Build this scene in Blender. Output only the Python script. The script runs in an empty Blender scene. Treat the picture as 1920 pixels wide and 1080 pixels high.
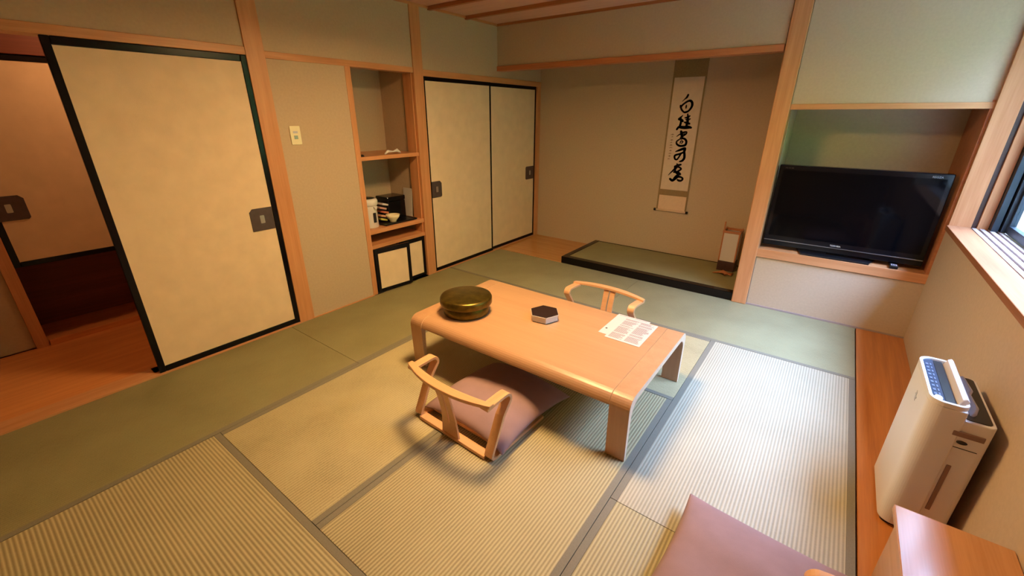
import bpy, bmesh, math, random
from mathutils import Vector, Matrix
random.seed(7)
C = bpy.context.scene.collection
SC = bpy.context.scene

# ------------------------------------------------------------------ camera
cam_d = bpy.data.cameras.new('camera')
cam = bpy.data.objects.new('camera', cam_d); C.objects.link(cam); SC.camera = cam
cam_d.sensor_fit = 'HORIZONTAL'; cam_d.sensor_width = 36.0
cam_d.lens = 36.0 * 798.72 / 1920.0
cam_d.clip_start = 0.05; cam_d.clip_end = 200
cam.matrix_world = Matrix(((0.8018525, -0.2263526, 0.5529892, 3.2247),
                           (0.5975169, 0.2999329, -0.7436489, -3.1620),
                           (0.0024673, 0.9267172, 0.3757514, 1.5650),
                           (0, 0, 0, 1)))

# ------------------------------------------------------------------ sky through the window, exposure
EXPOSURE = 0.0
SKY = 105.0
LAMP = 116.0
HALL_LAMP = 90.0
w = bpy.data.worlds.new('World'); SC.world = w; w.use_nodes = True
wn = w.node_tree.nodes; wl = w.node_tree.links
bgn = wn['Background']
tc = wn.new('ShaderNodeTexCoord'); sep = wn.new('ShaderNodeSeparateXYZ'); cr = wn.new('ShaderNodeValToRGB')
wl.new(tc.outputs['Generated'], sep.inputs[0]); wl.new(sep.outputs['Z'], cr.inputs[0])
cr.color_ramp.elements[0].position = 0.50; cr.color_ramp.elements[0].color = (0.02, 0.03, 0.04, 1)
cr.color_ramp.elements[1].position = 0.90; cr.color_ramp.elements[1].color = (0.42, 0.60, 1.0, 1)
wl.new(cr.outputs[0], bgn.inputs['Color']); bgn.inputs['Strength'].default_value = SKY
SC.view_settings.view_transform = 'Standard'; SC.view_settings.look = 'None'
SC.view_settings.exposure = EXPOSURE; SC.view_settings.gamma = 1.0
SC.view_settings.use_curve_mapping = False
por = bpy.data.lights.new('window_portal', 'AREA'); por.shape = 'RECTANGLE'; por.size = 4.4; por.size_y = 1.3
por.cycles.is_portal = True
po = bpy.data.objects.new('window_portal', por); C.objects.link(po)
po.location = (4.19, -.24, 1.63); po.rotation_euler = (0, math.radians(90), 0)
por.size = 1.55; por.size_y = 2.3

# ------------------------------------------------------------------ materials
def newmat(name):
    m = bpy.data.materials.new(name); m.use_nodes = True
    nt = m.node_tree; b = nt.nodes['Principled BSDF']
    return m, nt, b
def plain(name, col, rough=0.5, metal=0.0, noise=0.0, nscale=30, bump=0.0, bscale=200, coat=0.0, spec=None):
    m, nt, b = newmat(name); N = nt.nodes; L = nt.links
    b.inputs['Roughness'].default_value = rough; b.inputs['Metallic'].default_value = metal
    if coat: b.inputs['Coat Weight'].default_value = coat; b.inputs['Coat Roughness'].default_value = 0.08
    if spec is not None: b.inputs['Specular IOR Level'].default_value = spec
    t = N.new('ShaderNodeTexCoord')
    n = N.new('ShaderNodeTexNoise'); n.inputs['Scale'].default_value = nscale; n.inputs['Detail'].default_value = 5
    L.new(t.outputs['Object'], n.inputs['Vector'])
    r = N.new('ShaderNodeValToRGB'); r.color_ramp.elements[0].position = 0.3; r.color_ramp.elements[1].position = 0.7
    r.color_ramp.elements[0].color = tuple(c * (1 - noise) for c in col) + (1,)
    r.color_ramp.elements[1].color = tuple(min(1, c * (1 + noise)) for c in col) + (1,)
    L.new(n.outputs['Fac'], r.inputs[0]); L.new(r.outputs[0], b.inputs['Base Color'])
    if bump:
        n2 = N.new('ShaderNodeTexNoise'); n2.inputs['Scale'].default_value = bscale; n2.inputs['Detail'].default_value = 3
        L.new(t.outputs['Object'], n2.inputs['Vector'])
        bp = N.new('ShaderNodeBump'); bp.inputs['Strength'].default_value = bump; bp.inputs['Distance'].default_value = 0.002
        L.new(n2.outputs['Fac'], bp.inputs['Height']); L.new(bp.outputs[0], b.inputs['Normal'])
    return m
def wood(name, c1, c2, axis='z', rough=0.45, scale=1.0, coat=0.0, contrast=1.0, spec=None):
    m, nt, b = newmat(name); N = nt.nodes; L = nt.links
    if spec is not None: b.inputs['Specular IOR Level'].default_value = spec
    t = N.new('ShaderNodeTexCoord'); mp = N.new('ShaderNodeMapping')
    s = [26 * scale] * 3; s['xyz'.index(axis)] = 1.3 * scale
    mp.inputs['Scale'].default_value = s
    L.new(t.outputs['Object'], mp.inputs[0])
    n = N.new('ShaderNodeTexNoise'); n.inputs['Scale'].default_value = 1.0; n.inputs['Detail'].default_value = 6; n.inputs['Distortion'].default_value = 0.6
    L.new(mp.outputs[0], n.inputs['Vector'])
    mp2 = N.new('ShaderNodeMapping'); s2 = [170 * scale] * 3; s2['xyz'.index(axis)] = 5 * scale
    mp2.inputs['Scale'].default_value = s2; L.new(t.outputs['Object'], mp2.inputs[0])
    n2 = N.new('ShaderNodeTexNoise'); n2.inputs['Scale'].default_value = 1.0; n2.inputs['Detail'].default_value = 3
    L.new(mp2.outputs[0], n2.inputs['Vector'])
    mx = N.new('ShaderNodeMath'); mx.operation = 'MULTIPLY_ADD'; mx.inputs[1].default_value = 0.35
    L.new(n2.outputs['Fac'], mx.inputs[0])
    m3 = N.new('ShaderNodeMath'); m3.operation = 'MULTIPLY'; m3.inputs[1].default_value = 0.65
    L.new(n.outputs['Fac'], m3.inputs[0]); L.new(m3.outputs[0], mx.inputs[2])
    r = N.new('ShaderNodeValToRGB')
    r.color_ramp.elements[0].position = 0.5 - 0.16 / contrast; r.color_ramp.elements[1].position = 0.5 + 0.16 / contrast
    r.color_ramp.elements[0].color = tuple(c1) + (1,); r.color_ramp.elements[1].color = tuple(c2) + (1,)
    L.new(mx.outputs[0], r.inputs[0]); L.new(r.outputs[0], b.inputs['Base Color'])
    b.inputs['Roughness'].default_value = rough
    if coat: b.inputs['Coat Weight'].default_value = coat; b.inputs['Coat Roughness'].default_value = 0.12
    bp = N.new('ShaderNodeBump'); bp.inputs['Strength'].default_value = 0.12; bp.inputs['Distance'].default_value = 0.0008
    L.new(mx.outputs[0], bp.inputs['Height']); L.new(bp.outputs[0], b.inputs['Normal'])
    return m
def tatami(name, lo, hi, across='x', depth=1.0, rough=0.55, pitch=0.0148):
    """woven rush: ribs run along the long side, `across` is the axis that crosses them"""
    m, nt, b = newmat(name); N = nt.nodes; L = nt.links
    t = N.new('ShaderNodeTexCoord'); sp = N.new('ShaderNodeSeparateXYZ'); L.new(t.outputs['Object'], sp.inputs[0])
    a = 'X' if across == 'x' else 'Y'
    k = N.new('ShaderNodeMath'); k.operation = 'MULTIPLY'; k.inputs[1].default_value = 2 * math.pi / pitch
    L.new(sp.outputs[a], k.inputs[0])
    si = N.new('ShaderNodeMath'); si.operation = 'SINE'; L.new(k.outputs[0], si.inputs[0])
    hf = N.new('ShaderNodeMath'); hf.operation = 'MULTIPLY_ADD'; hf.inputs[1].default_value = 0.5; hf.inputs[2].default_value = 0.5
    L.new(si.outputs[0], hf.inputs[0])
    mp = N.new('ShaderNodeMapping'); s = [60, 700, 1] if across == 'x' else [700, 60, 1]
    mp.inputs['Scale'].default_value = s; L.new(t.outputs['Object'], mp.inputs[0])
    n = N.new('ShaderNodeTexNoise'); n.inputs['Scale'].default_value = 1.0; n.inputs['Detail'].default_value = 2
    L.new(mp.outputs[0], n.inputs['Vector'])
    n3 = N.new('ShaderNodeTexNoise'); n3.inputs['Scale'].default_value = 2.6; n3.inputs['Detail'].default_value = 6; n3.inputs['Roughness'].default_value = 0.6
    L.new(t.outputs['Object'], n3.inputs['Vector'])
    # factor = depth*0.5*rib + 0.35*straw + 0.35*patches
    f1 = N.new('ShaderNodeMath'); f1.operation = 'MULTIPLY'; f1.inputs[1].default_value = 0.55 * depth; L.new(hf.outputs[0], f1.inputs[0])
    f2 = N.new('ShaderNodeMath'); f2.operation = 'MULTIPLY_ADD'; f2.inputs[1].default_value = 0.45; L.new(n.outputs['Fac'], f2.inputs[0]); L.new(f1.outputs[0], f2.inputs[2])
    f3 = N.new('ShaderNodeMath'); f3.operation = 'MULTIPLY_ADD'; f3.inputs[1].default_value = 0.4; L.new(n3.outputs['Fac'], f3.inputs[0]); L.new(f2.outputs[0], f3.inputs[2])
    r = N.new('ShaderNodeValToRGB'); r.color_ramp.elements[0].position = 0.22; r.color_ramp.elements[1].position = 0.4 + 0.55 * max(depth, .3)
    r.color_ramp.elements[0].color = tuple(lo) + (1,); r.color_ramp.elements[1].color = tuple(hi) + (1,)
    L.new(f3.outputs[0], r.inputs[0]); L.new(r.outputs[0], b.inputs['Base Color'])
    bp = N.new('ShaderNodeBump'); bp.inputs['Strength'].default_value = 0.5 * depth; bp.inputs['Distance'].default_value = 0.002
    L.new(hf.outputs[0], bp.inputs['Height']); L.new(bp.outputs[0], b.inputs['Normal'])
    b.inputs['Roughness'].default_value = rough
    return m
def emit(name, col, strength):
    m = bpy.data.materials.new(name); m.use_nodes = True; nt = m.node_tree; nt.nodes.clear()
    e = nt.nodes.new('ShaderNodeEmission'); o = nt.nodes.new('ShaderNodeOutputMaterial')
    e.inputs[0].default_value = tuple(col) + (1,); e.inputs[1].default_value = strength
    nt.links.new(e.outputs[0], o.inputs[0]); return m
def glassmat(name):
    m = bpy.data.materials.new(name); m.use_nodes = True; nt = m.node_tree; nt.nodes.clear()
    tr = nt.nodes.new('ShaderNodeBsdfTransparent'); gl = nt.nodes.new('ShaderNodeBsdfGlossy'); mx = nt.nodes.new('ShaderNodeMixShader')
    mx.inputs[0].default_value = 0.07; gl.inputs['Roughness'].default_value = 0.02
    tr.inputs[0].default_value = (0.94, 0.97, 0.97, 1)
    o = nt.nodes.new('ShaderNodeOutputMaterial')
    nt.links.new(tr.outputs[0], mx.inputs[1]); nt.links.new(gl.outputs[0], mx.inputs[2]); nt.links.new(mx.outputs[0], o.inputs[0])
    return m

WALLC = (0.50, 0.385, 0.275)
M = dict(
    wall=plain('plaster_wall', WALLC, 0.9, noise=0.04, nscale=60, bump=0.18, bscale=300),
    ceil=wood('ceiling_board', (0.58, 0.34, 0.25), (0.68, 0.43, 0.32), 'x', 0.6, contrast=.7),
    beam=wood('ceiling_batten', (0.30, 0.10, 0.03), (0.40, 0.15, 0.05), 'x', 0.5),
    pz=wood('post_wood', (0.50, 0.215, 0.085), (0.64, 0.31, 0.145), 'z', 0.42),
    py=wood('rail_wood_lengthwise', (0.50, 0.215, 0.085), (0.64, 0.31, 0.145), 'y', 0.42),
    px=wood('rail_wood_crosswise', (0.50, 0.215, 0.085), (0.64, 0.31, 0.145), 'x', 0.42),
    redx=wood('red_brown_rail', (0.36, 0.12, 0.045), (0.48, 0.18, 0.07), 'x', 0.45),
    floor=wood('floor_board', (0.42, 0.14, 0.035), (0.58, 0.22, 0.06), 'y', 0.28, coat=.3),
    floorx=wood('alcove_floor_board', (0.46, 0.20, 0.06), (0.60, 0.29, 0.09), 'x', 0.22, coat=.3),
    hall=wood('hall_floor_board', (0.60, 0.22, 0.07), (0.74, 0.30, 0.10), 'y', 0.3, coat=.25),
    darkwood=wood('dark_recess_wood', (0.035, 0.012, 0.010), (0.06, 0.02, 0.014), 'y', 0.5),
    recess=wood('dark_red_recess', (0.13, 0.03, 0.02), (0.20, 0.05, 0.03), 'y', 0.5),
    cabtop=wood('cabinet_wood', (0.50, 0.235, 0.10), (0.62, 0.31, 0.145), 'y', 0.25, coat=.3),
    sill=wood('window_sill_wood', (0.26, 0.105, 0.05), (0.34, 0.15, 0.075), 'y', 0.5, spec=.06),
    jamb=wood('window_jamb_wood', (0.40, 0.165, 0.075), (0.50, 0.235, 0.115), 'z', 0.45, spec=.1),
    track=plain('pale_track', (0.36, 0.29, 0.28), 0.5, spec=.1, noise=.04),
    maple=wood('maple_veneer', (0.44, 0.245, 0.13), (0.52, 0.30, 0.165), 'x', 0.28, scale=.6, coat=.35, contrast=.8),
    maplez=wood('maple_veneer_leg', (0.44, 0.245, 0.13), (0.54, 0.31, 0.17), 'z', 0.30, scale=.6, coat=.3, contrast=.8),
    edge=plain('ply_edge', (0.72, 0.56, 0.42), 0.5, noise=.08, nscale=90),
    chair=wood('beech_bentwood', (0.64, 0.34, 0.16), (0.76, 0.43, 0.22), 'x', 0.35, scale=.8, coat=.2, contrast=.8),
    chairy=wood('beech_bentwood_side', (0.64, 0.34, 0.16), (0.76, 0.43, 0.22), 'y', 0.35, scale=.8, coat=.2, contrast=.8),
    lacq=plain('black_lacquer', (0.004, 0.003, 0.005), 0.2, spec=.22),
    kamachi=plain('black_lacquered_rail', (0.006, 0.004, 0.004), 0.16, spec=.25),
    paper=plain('fusuma_paper', (0.75, 0.58, 0.41), 0.85, noise=.05, nscale=9, bump=.25, bscale=260),
    pull=plain('door_pull_plate', (0.085, 0.06, 0.065), 0.5, 0.3, noise=.1),
    pullin=plain('door_pull_cup', (0.45, 0.42, 0.40), 0.3, 0.8),
    black=plain('black_plastic', (0.006, 0.006, 0.008), 0.3),
    screen=plain('tv_screen', (0.002, 0.002, 0.003), 0.07, spec=.14),
    gloss=plain('glossy_bezel', (0.004, 0.004, 0.006), 0.12, spec=.3),
    silver=plain('silver_trim', (0.30, 0.32, 0.36), 0.2, 0.9),
    white=plain('white_plastic', (0.70, 0.67, 0.66), 0.35),
    cream=plain('cream_plastic', (0.80, 0.72, 0.50), 0.4),
    wpaper=plain('white_paper', (0.58, 0.53, 0.52), 0.8),
    ink=plain('grey_print', (0.22, 0.19, 0.20), 0.8),
    sumi=plain('sumi_ink', (0.012, 0.008, 0.010), 0.6),
    sig=plain('faint_ink', (0.22, 0.13, 0.07), 0.7),
    washi=plain('scroll_paper', (0.66, 0.52, 0.42), 0.85, noise=.05, nscale=14),
    brocade=plain('scroll_brocade', (0.26, 0.18, 0.09), 0.8, noise=.12, nscale=120),
    brocade2=plain('scroll_pale_cloth', (0.70, 0.50, 0.36), 0.8, noise=.04, nscale=60),
    mauve=plain('mauve_fabric', (0.30, 0.185, 0.185), 0.85, noise=.06, nscale=14, bump=.35, bscale=500),
    brass=plain('aged_brass', (0.135, 0.095, 0.018), 0.33, 0.85, noise=.35, nscale=22, bump=.25, bscale=60),
    heri=plain('tatami_border_cloth', (0.20, 0.18, 0.135), 0.8, noise=.08, nscale=200),
    panel=plain('control_panel', (0.025, 0.035, 0.065), 0.35, spec=.25),
    lav=plain('lavender_plastic', (0.50, 0.50, 0.60), 0.35),
    bluedark=plain('dark_aluminium', (0.02, 0.028, 0.04), 0.45, 0.3),
    glass=glassmat('window_glass'),
    hedge=plain('hedge_leaves', (0.24, 0.36, 0.08), 0.8, noise=.6, nscale=12),
    gravel=plain('garden_ground', (0.30, 0.30, 0.27), 0.9, noise=.3, nscale=30),
    fence=wood('garden_fence', (0.34, 0.20, 0.12), (0.46, 0.29, 0.18), 'x', 0.7),
    stone=plain('pale_wall_outside', (0.55, 0.58, 0.60), 0.9, noise=.1),
)

# ------------------------------------------------------------------ mesh helpers
class B:
    def __init__(s): s.bm = bmesh.new()
    def box(s, x0, x1, y0, y1, z0, z1, mi=0):
        vs = [s.bm.verts.new(p) for p in ((x0,y0,z0),(x1,y0,z0),(x1,y1,z0),(x0,y1,z0),(x0,y0,z1),(x1,y0,z1),(x1,y1,z1),(x0,y1,z1))]
        for q in ((3,2,1,0),(4,5,6,7),(0,1,5,4),(1,2,6,5),(2,3,7,6),(3,0,4,7)):
            f = s.bm.faces.new([vs[i] for i in q]); f.material_index = mi
        return s
    def prism(s, pts, axis, a, b, smooth=False):
        """pts: 2D polygon in the plane normal to axis, extruded from a to b"""
        def P(u, v, t): return {'x': (t, u, v), 'y': (u, t, v), 'z': (u, v, t)}[axis]
        A = [s.bm.verts.new(P(u, v, a)) for u, v in pts]; Bv = [s.bm.verts.new(P(u, v, b)) for u, v in pts]
        n = len(pts)
        s.bm.faces.new(A[::-1]); s.bm.faces.new(Bv)
        for i in range(n):
            f = s.bm.faces.new((A[i], A[(i+1) % n], Bv[(i+1) % n], Bv[i])); f.smooth = smooth
        return s
    def lathe(s, prof, cx, cy, n=64, smooth=True, ry=1.0):
        rings = []
        for r, z in prof:
            rings.append([s.bm.verts.new((cx + r*math.cos(2*math.pi*i/n), cy + ry*r*math.sin(2*math.pi*i/n), z)) for i in range(n)] if r > 1e-6 else [s.bm.verts.new((cx, cy, z))])
        for a, b in zip(rings, rings[1:]):
            for i in range(n):
                j = (i+1) % n
                if len(a) == 1 and len(b) == 1: continue
                if len(a) == 1: f = s.bm.faces.new((a[0], b[j], b[i]))
                elif len(b) == 1: f = s.bm.faces.new((a[i], a[j], b[0]))
                else: f = s.bm.faces.new((a[i], a[j], b[j], b[i]))
                f.smooth = smooth
        return s
    def ribbon(s, path, wdir, W, T, closed=False, taper=None, miter=True):
        """flat strip following path; W across (along wdir), T thick"""
        wd = Vector(wdir).normalized(); P = [Vector(p) for p in path]; n = len(P); rows = []
        for i in range(n):
            a = P[max(i-1, 0)]; b = P[min(i+1, n-1)]
            t = (b-a).normalized(); nn = t.cross(wd).normalized()
            ww = W if taper is None else W*taper[i][0]; tt = T if taper is None else T*taper[i][1]
            rows.append([s.bm.verts.new(P[i] + wd*ww/2*su + nn*tt/2*sv) for su, sv in ((-1,-1),(1,-1),(1,1),(-1,1))])
        for r0, r1 in zip(rows, rows[1:]):
            for i in range(4):
                j = (i+1) % 4
                s.bm.faces.new((r0[i], r0[j], r1[j], r1[i]))
        s.bm.faces.new(rows[0][::-1]); s.bm.faces.new(rows[-1])
        return s
    def tube(s, path, r, n=10):
        P = [Vector(p) for p in path]; rows = []
        for i in range(len(P)):
            t = (P[min(i+1, len(P)-1)] - P[max(i-1, 0)]).normalized()
            u = t.orthogonal().normalized(); v = t.cross(u)
            rr = r[i] if isinstance(r, (list, tuple)) else r
            rows.append([s.bm.verts.new(P[i] + (u*math.cos(2*math.pi*k/n) + v*math.sin(2*math.pi*k/n))*rr) for k in range(n)])
        for a, b in zip(rows, rows[1:]):
            for i in range(n):
                f = s.bm.faces.new((a[i], a[(i+1) % n], b[(i+1) % n], b[i])); f.smooth = True
        s.bm.faces.new(rows[0][::-1]); s.bm.faces.new(rows[-1]); return s
    def xf(s, mat): s.bm.transform(mat); return s

def wmat(o):
    m = o.matrix_basis.copy()
    while o.parent: o = o.parent; m = o.matrix_basis @ m
    return m
def obj(name, b, mat, parent=None, bevel=0.0, seg=2, smooth=False, subsurf=0, local=False):
    """links one mesh; vertices are in world space (or in the parent's space when local)"""
    bm = b.bm; bmesh.ops.recalc_face_normals(bm, faces=bm.faces)
    me = bpy.data.meshes.new(name); bm.to_mesh(me); bm.free()
    if parent is not None and not local: me.transform(wmat(parent).inverted())
    if isinstance(mat, (list, tuple)):
        for k in mat: me.materials.append(M[k])
    else: me.materials.append(M[mat])
    o = bpy.data.objects.new(name, me); C.objects.link(o)
    if parent is not None: o.parent = parent
    if smooth:
        for p in me.polygons: p.use_smooth = True
    if bevel:
        md = o.modifiers.new('bevel', 'BEVEL'); md.width = bevel; md.segments = seg; md.limit_method = 'ANGLE'; md.angle_limit = math.radians(40)
        md.harden_normals = False
    if subsurf:
        md = o.modifiers.new('sub', 'SUBSURF'); md.levels = subsurf; md.render_levels = subsurf
    return o
def tag(o, label=None, cat=None, group=None, kind=None):
    if label: o['label'] = label
    if cat: o['category'] = cat
    if group: o['group'] = group
    if kind: o['kind'] = kind
    return o
def thing(name, label, cat, loc=(0,0,0), rotz=0.0, group=None):
    o = bpy.data.objects.new(name, None); C.objects.link(o); o.location = loc; o.rotation_euler = (0,0,rotz)
    o.empty_display_size = 0.1
    return tag(o, label, cat, group)
def sthing(name, loc=(0,0,0)):
    o = bpy.data.objects.new(name, None); C.objects.link(o); o.location = loc; o['kind'] = 'structure'; return o
def struct(name, b, mat, bevel=0.0, parent=None):
    o = obj(name, b, mat, parent, bevel)
    if parent is None: o['kind'] = 'structure'
    return o
def copy_tree(o, parent=None):
    c = o.copy(); C.objects.link(c); c.parent = parent
    for ch in list(o.children): copy_tree(ch, c)
    return c
TN = [0]
def trim(b, mat, bevel=0.003):
    TN[0] += 1
    return struct('trim_%d' % TN[0], b, mat, bevel)
def rrect(x0, x1, y0, y1, r, n=8, rs=None):
    rs = rs or (r, r, r, r)    # corners: (x1,y1),(x0,y1),(x0,y0),(x1,y0)
    pts = []
    for (cx, cy, sx, sy, a0), rr in zip(((x1, y1, -1, -1, 0), (x0, y1, 1, -1, 90), (x0, y0, 1, 1, 180), (x1, y0, -1, 1, 270)), rs):
        for i in range(n+1):
            a = math.radians(a0 + 90*i/n)
            pts.append((cx + sx*rr + rr*math.cos(a), cy + sy*rr + rr*math.sin(a)))
    return pts
STROKES=[([(1.811, 1.763), (1.801, 1.74), (1.781, 1.722), (1.76, 1.701)], [4.17, 4.17, 2.08, 0.83]), ([(1.75, 1.661), (1.764, 1.627), (1.791, 1.601), (1.811, 1.599), (1.838, 1.612), (1.86, 1.643), (1.866, 1.672), (1.856, 1.698), (1.832, 1.708), (1.795, 1.692)], [4.17, 3.75, 3.33, 4.17, 3.75, 4.58, 5.17, 5.0, 4.58, 3.33]), ([(1.82, 1.704), (1.779, 1.678), (1.752, 1.648)], [2.92, 3.75, 4.17]), ([(1.808, 1.665), (1.808, 1.65), (1.808, 1.637)], [2.5, 3.33, 2.08]), ([(1.786, 1.569), (1.767, 1.545), (1.753, 1.532), (1.784, 1.524), (1.795, 1.511)], [1.67, 4.17, 5.0, 4.17, 4.17]), ([(1.766, 1.549), (1.777, 1.506), (1.772, 1.467)], [3.75, 4.58, 5.0]), ([(1.834, 1.582), (1.841, 1.55), (1.843, 1.507), (1.838, 1.463)], [2.5, 4.17, 5.83, 5.0]), ([(1.812, 1.545), (1.839, 1.55), (1.857, 1.563)], [2.5, 4.17, 3.33]), ([(1.822, 1.528), (1.847, 1.528), (1.868, 1.535)], [2.08, 4.17, 2.08]), ([(1.814, 1.502), (1.843, 1.494), (1.866, 1.488)], [3.33, 5.0, 4.17]), ([(1.745, 1.431), (1.762, 1.453), (1.79, 1.452), (1.822, 1.45), (1.858, 1.453), (1.876, 1.453), (1.888, 1.449)], [4.17, 5.0, 6.25, 6.67, 6.67, 5.0, 4.17]), ([(1.755, 1.36), (1.778, 1.379), (1.8, 1.386)], [1.67, 2.5, 2.92]), ([(1.798, 1.412), (1.808, 1.375), (1.806, 1.342)], [2.92, 5.0, 5.83]), ([(1.811, 1.404), (1.842, 1.409), (1.849, 1.391), (1.819, 1.382)], [2.08, 2.5, 2.92, 2.08]), ([(1.792, 1.411), (1.801, 1.388), (1.805, 1.362), (1.797, 1.341)], [4.86, 5.83, 4.37, 4.37]), ([(1.821, 1.399), (1.849, 1.407), (1.849, 1.389), (1.825, 1.368), (1.801, 1.352)], [3.89, 2.92, 2.92, 2.92, 3.4]), ([(1.788, 1.333), (1.761, 1.309), (1.765, 1.285), (1.792, 1.268), (1.819, 1.266), (1.855, 1.278), (1.861, 1.312), (1.841, 1.337), (1.808, 1.344)], [2.92, 3.4, 3.89, 4.37, 4.37, 4.86, 4.86, 4.37, 3.89]), ([(1.799, 1.294), (1.806, 1.316), (1.826, 1.311), (1.815, 1.292)], [2.43, 2.43, 2.43, 2.43]), ([(1.765, 1.206), (1.804, 1.223), (1.84, 1.238), (1.858, 1.239), (1.854, 1.213)], [1.94, 4.86, 5.35, 5.83, 5.35]), ([(1.854, 1.213), (1.862, 1.176), (1.864, 1.144), (1.847, 1.116), (1.821, 1.107)], [4.86, 5.35, 5.35, 4.86, 2.92]), ([(1.845, 1.201), (1.81, 1.184), (1.763, 1.165), (1.767, 1.133), (1.788, 1.124), (1.804, 1.146), (1.825, 1.19)], [3.89, 3.89, 4.37, 3.89, 3.4, 3.4, 3.89]), ([(1.797, 1.081), (1.806, 1.06), (1.788, 1.026)], [2.43, 4.86, 4.37]), ([(1.779, 1.052), (1.81, 1.065), (1.839, 1.075)], [4.37, 4.86, 3.89]), ([(1.72, 0.954), (1.749, 0.99), (1.778, 1.022), (1.802, 1.049), (1.818, 1.05)], [0.97, 2.92, 4.37, 4.86, 4.37]), ([(1.818, 1.05), (1.849, 1.03), (1.814, 1.0)], [3.4, 3.89, 3.89]), ([(1.78, 1.047), (1.792, 0.999), (1.824, 0.973)], [4.37, 4.37, 4.37]), ([(1.777, 0.992), (1.815, 0.995), (1.845, 0.98)], [3.89, 4.37, 3.89]), ([(1.851, 0.975), (1.81, 0.956), (1.792, 0.926)], [3.4, 3.89, 5.83]), ([(1.745, 0.917), (1.772, 0.902), (1.798, 0.921), (1.828, 0.946), (1.862, 0.943), (1.88, 0.928), (1.867, 0.908), (1.845, 0.906), (1.827, 0.913)], [4.86, 5.83, 5.83, 4.86, 3.89, 4.37, 4.37, 4.86, 3.89])]
SIG=[([(1.691, 1.376), (1.707, 1.38), (1.724, 1.378)], [1.0, 1.3, 0.8]), ([(1.708, 1.385), (1.709, 1.37)], [0.9, 0.8]), ([(1.702, 1.353), (1.709, 1.357), (1.716, 1.355)], [1.0, 1.3, 0.8]), ([(1.693, 1.321), (1.707, 1.325), (1.721, 1.323)], [1.0, 1.3, 0.8]), ([(1.708, 1.33), (1.708, 1.314)], [0.9, 0.8]), ([(1.697, 1.294), (1.705, 1.298), (1.714, 1.297)], [1.0, 1.3, 0.8]), ([(1.694, 1.268), (1.706, 1.272), (1.719, 1.27)], [1.0, 1.3, 0.8]), ([(1.707, 1.277), (1.707, 1.261)], [0.9, 0.8]), ([(1.694, 1.241), (1.708, 1.245), (1.723, 1.244)], [1.0, 1.3, 0.8]), ([(1.698, 1.212), (1.708, 1.216), (1.72, 1.214)], [1.0, 1.3, 0.8]), ([(1.709, 1.221), (1.71, 1.205)], [0.9, 0.8]), ([(1.695, 1.182), (1.707, 1.186), (1.719, 1.185)], [1.0, 1.3, 0.8]), ([(1.695, 1.155), (1.705, 1.159), (1.716, 1.158)], [1.0, 1.3, 0.8]), ([(1.706, 1.165), (1.707, 1.148)], [0.9, 0.8]), ([(1.69, 1.125), (1.701, 1.129), (1.712, 1.127)], [1.0, 1.3, 0.8])]

# ================================================================== THE ROOM
CZ = 2.45; YB = 0.90; YS = -3.75; XW = 3.905; YT = 1.766
# --- left wall (inner face x = 0)
b = B()
b.box(-.10, 0, YS, -1.70, 1.965, CZ)            # above the entrance doors
b.box(-.10, 0, -1.585, -.99, 0, 1.915)          # plain wall between post and niche
b.box(-.10, 0, -1.585, -.305, 1.95, CZ)
b.box(-.10, 0, -.20, 1.766, 1.945, CZ)
struct('wall_left', b, 'wall')
b = B()                                          # niche shell
b.box(-.52, -.50, -.99, -.29, 0, 2.0); b.box(-.50, -.10, -.29, -.27, 0, 2.0); b.box(-.50, -.05, -1.01, -.99, 0, 2.0)
b.box(-.52, -.05, -1.01, -.27, 1.955, 1.99)
struct('wall_niche', b, 'wall')
b = B(); b.box(-.10, .012, -1.703, -1.583, 0, CZ); trim(b, 'pz')           # big post
b = B(); b.box(-.13, .012, -.308, -.196, 0, CZ); trim(b, 'pz')             # second post
b = B(); b.box(-.06, .006, -.993, -.945, 0, 1.912); trim(b, 'pz')          # slim post at niche
b = B(); b.box(-.05, .006, 1.700, 1.764, 0, 1.90); trim(b, 'pz')           # end post
b = B(); b.box(-.12, .010, YS, -1.703, 1.920, 1.968); trim(b, 'py')        # head rails
b = B(); b.box(-.09, .006, -1.583, -.308, 1.912, 1.956); trim(b, 'py')
b = B(); b.box(-.09, .008, -.196, 1.764, 1.893, 1.947); trim(b, 'py')
b = B(); b.box(-.12, .010, YS, -1.703, -.03, .012); b.box(-.12,-.03,-2.66,-1.703,.0,.012); trim(b, 'py', .002)
b = B(); b.box(-.09, .006, -.196, 1.700, -.03, .010); trim(b, 'py', .002)
b = B(); b.box(-.02, .010, -1.583, -.993, -.03, .006); trim(b, 'py', .001)
b = B(); b.box(-.03, .014, YS, YB, CZ-.02, CZ); trim(b, 'py', .001)        # cornice strip

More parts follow.
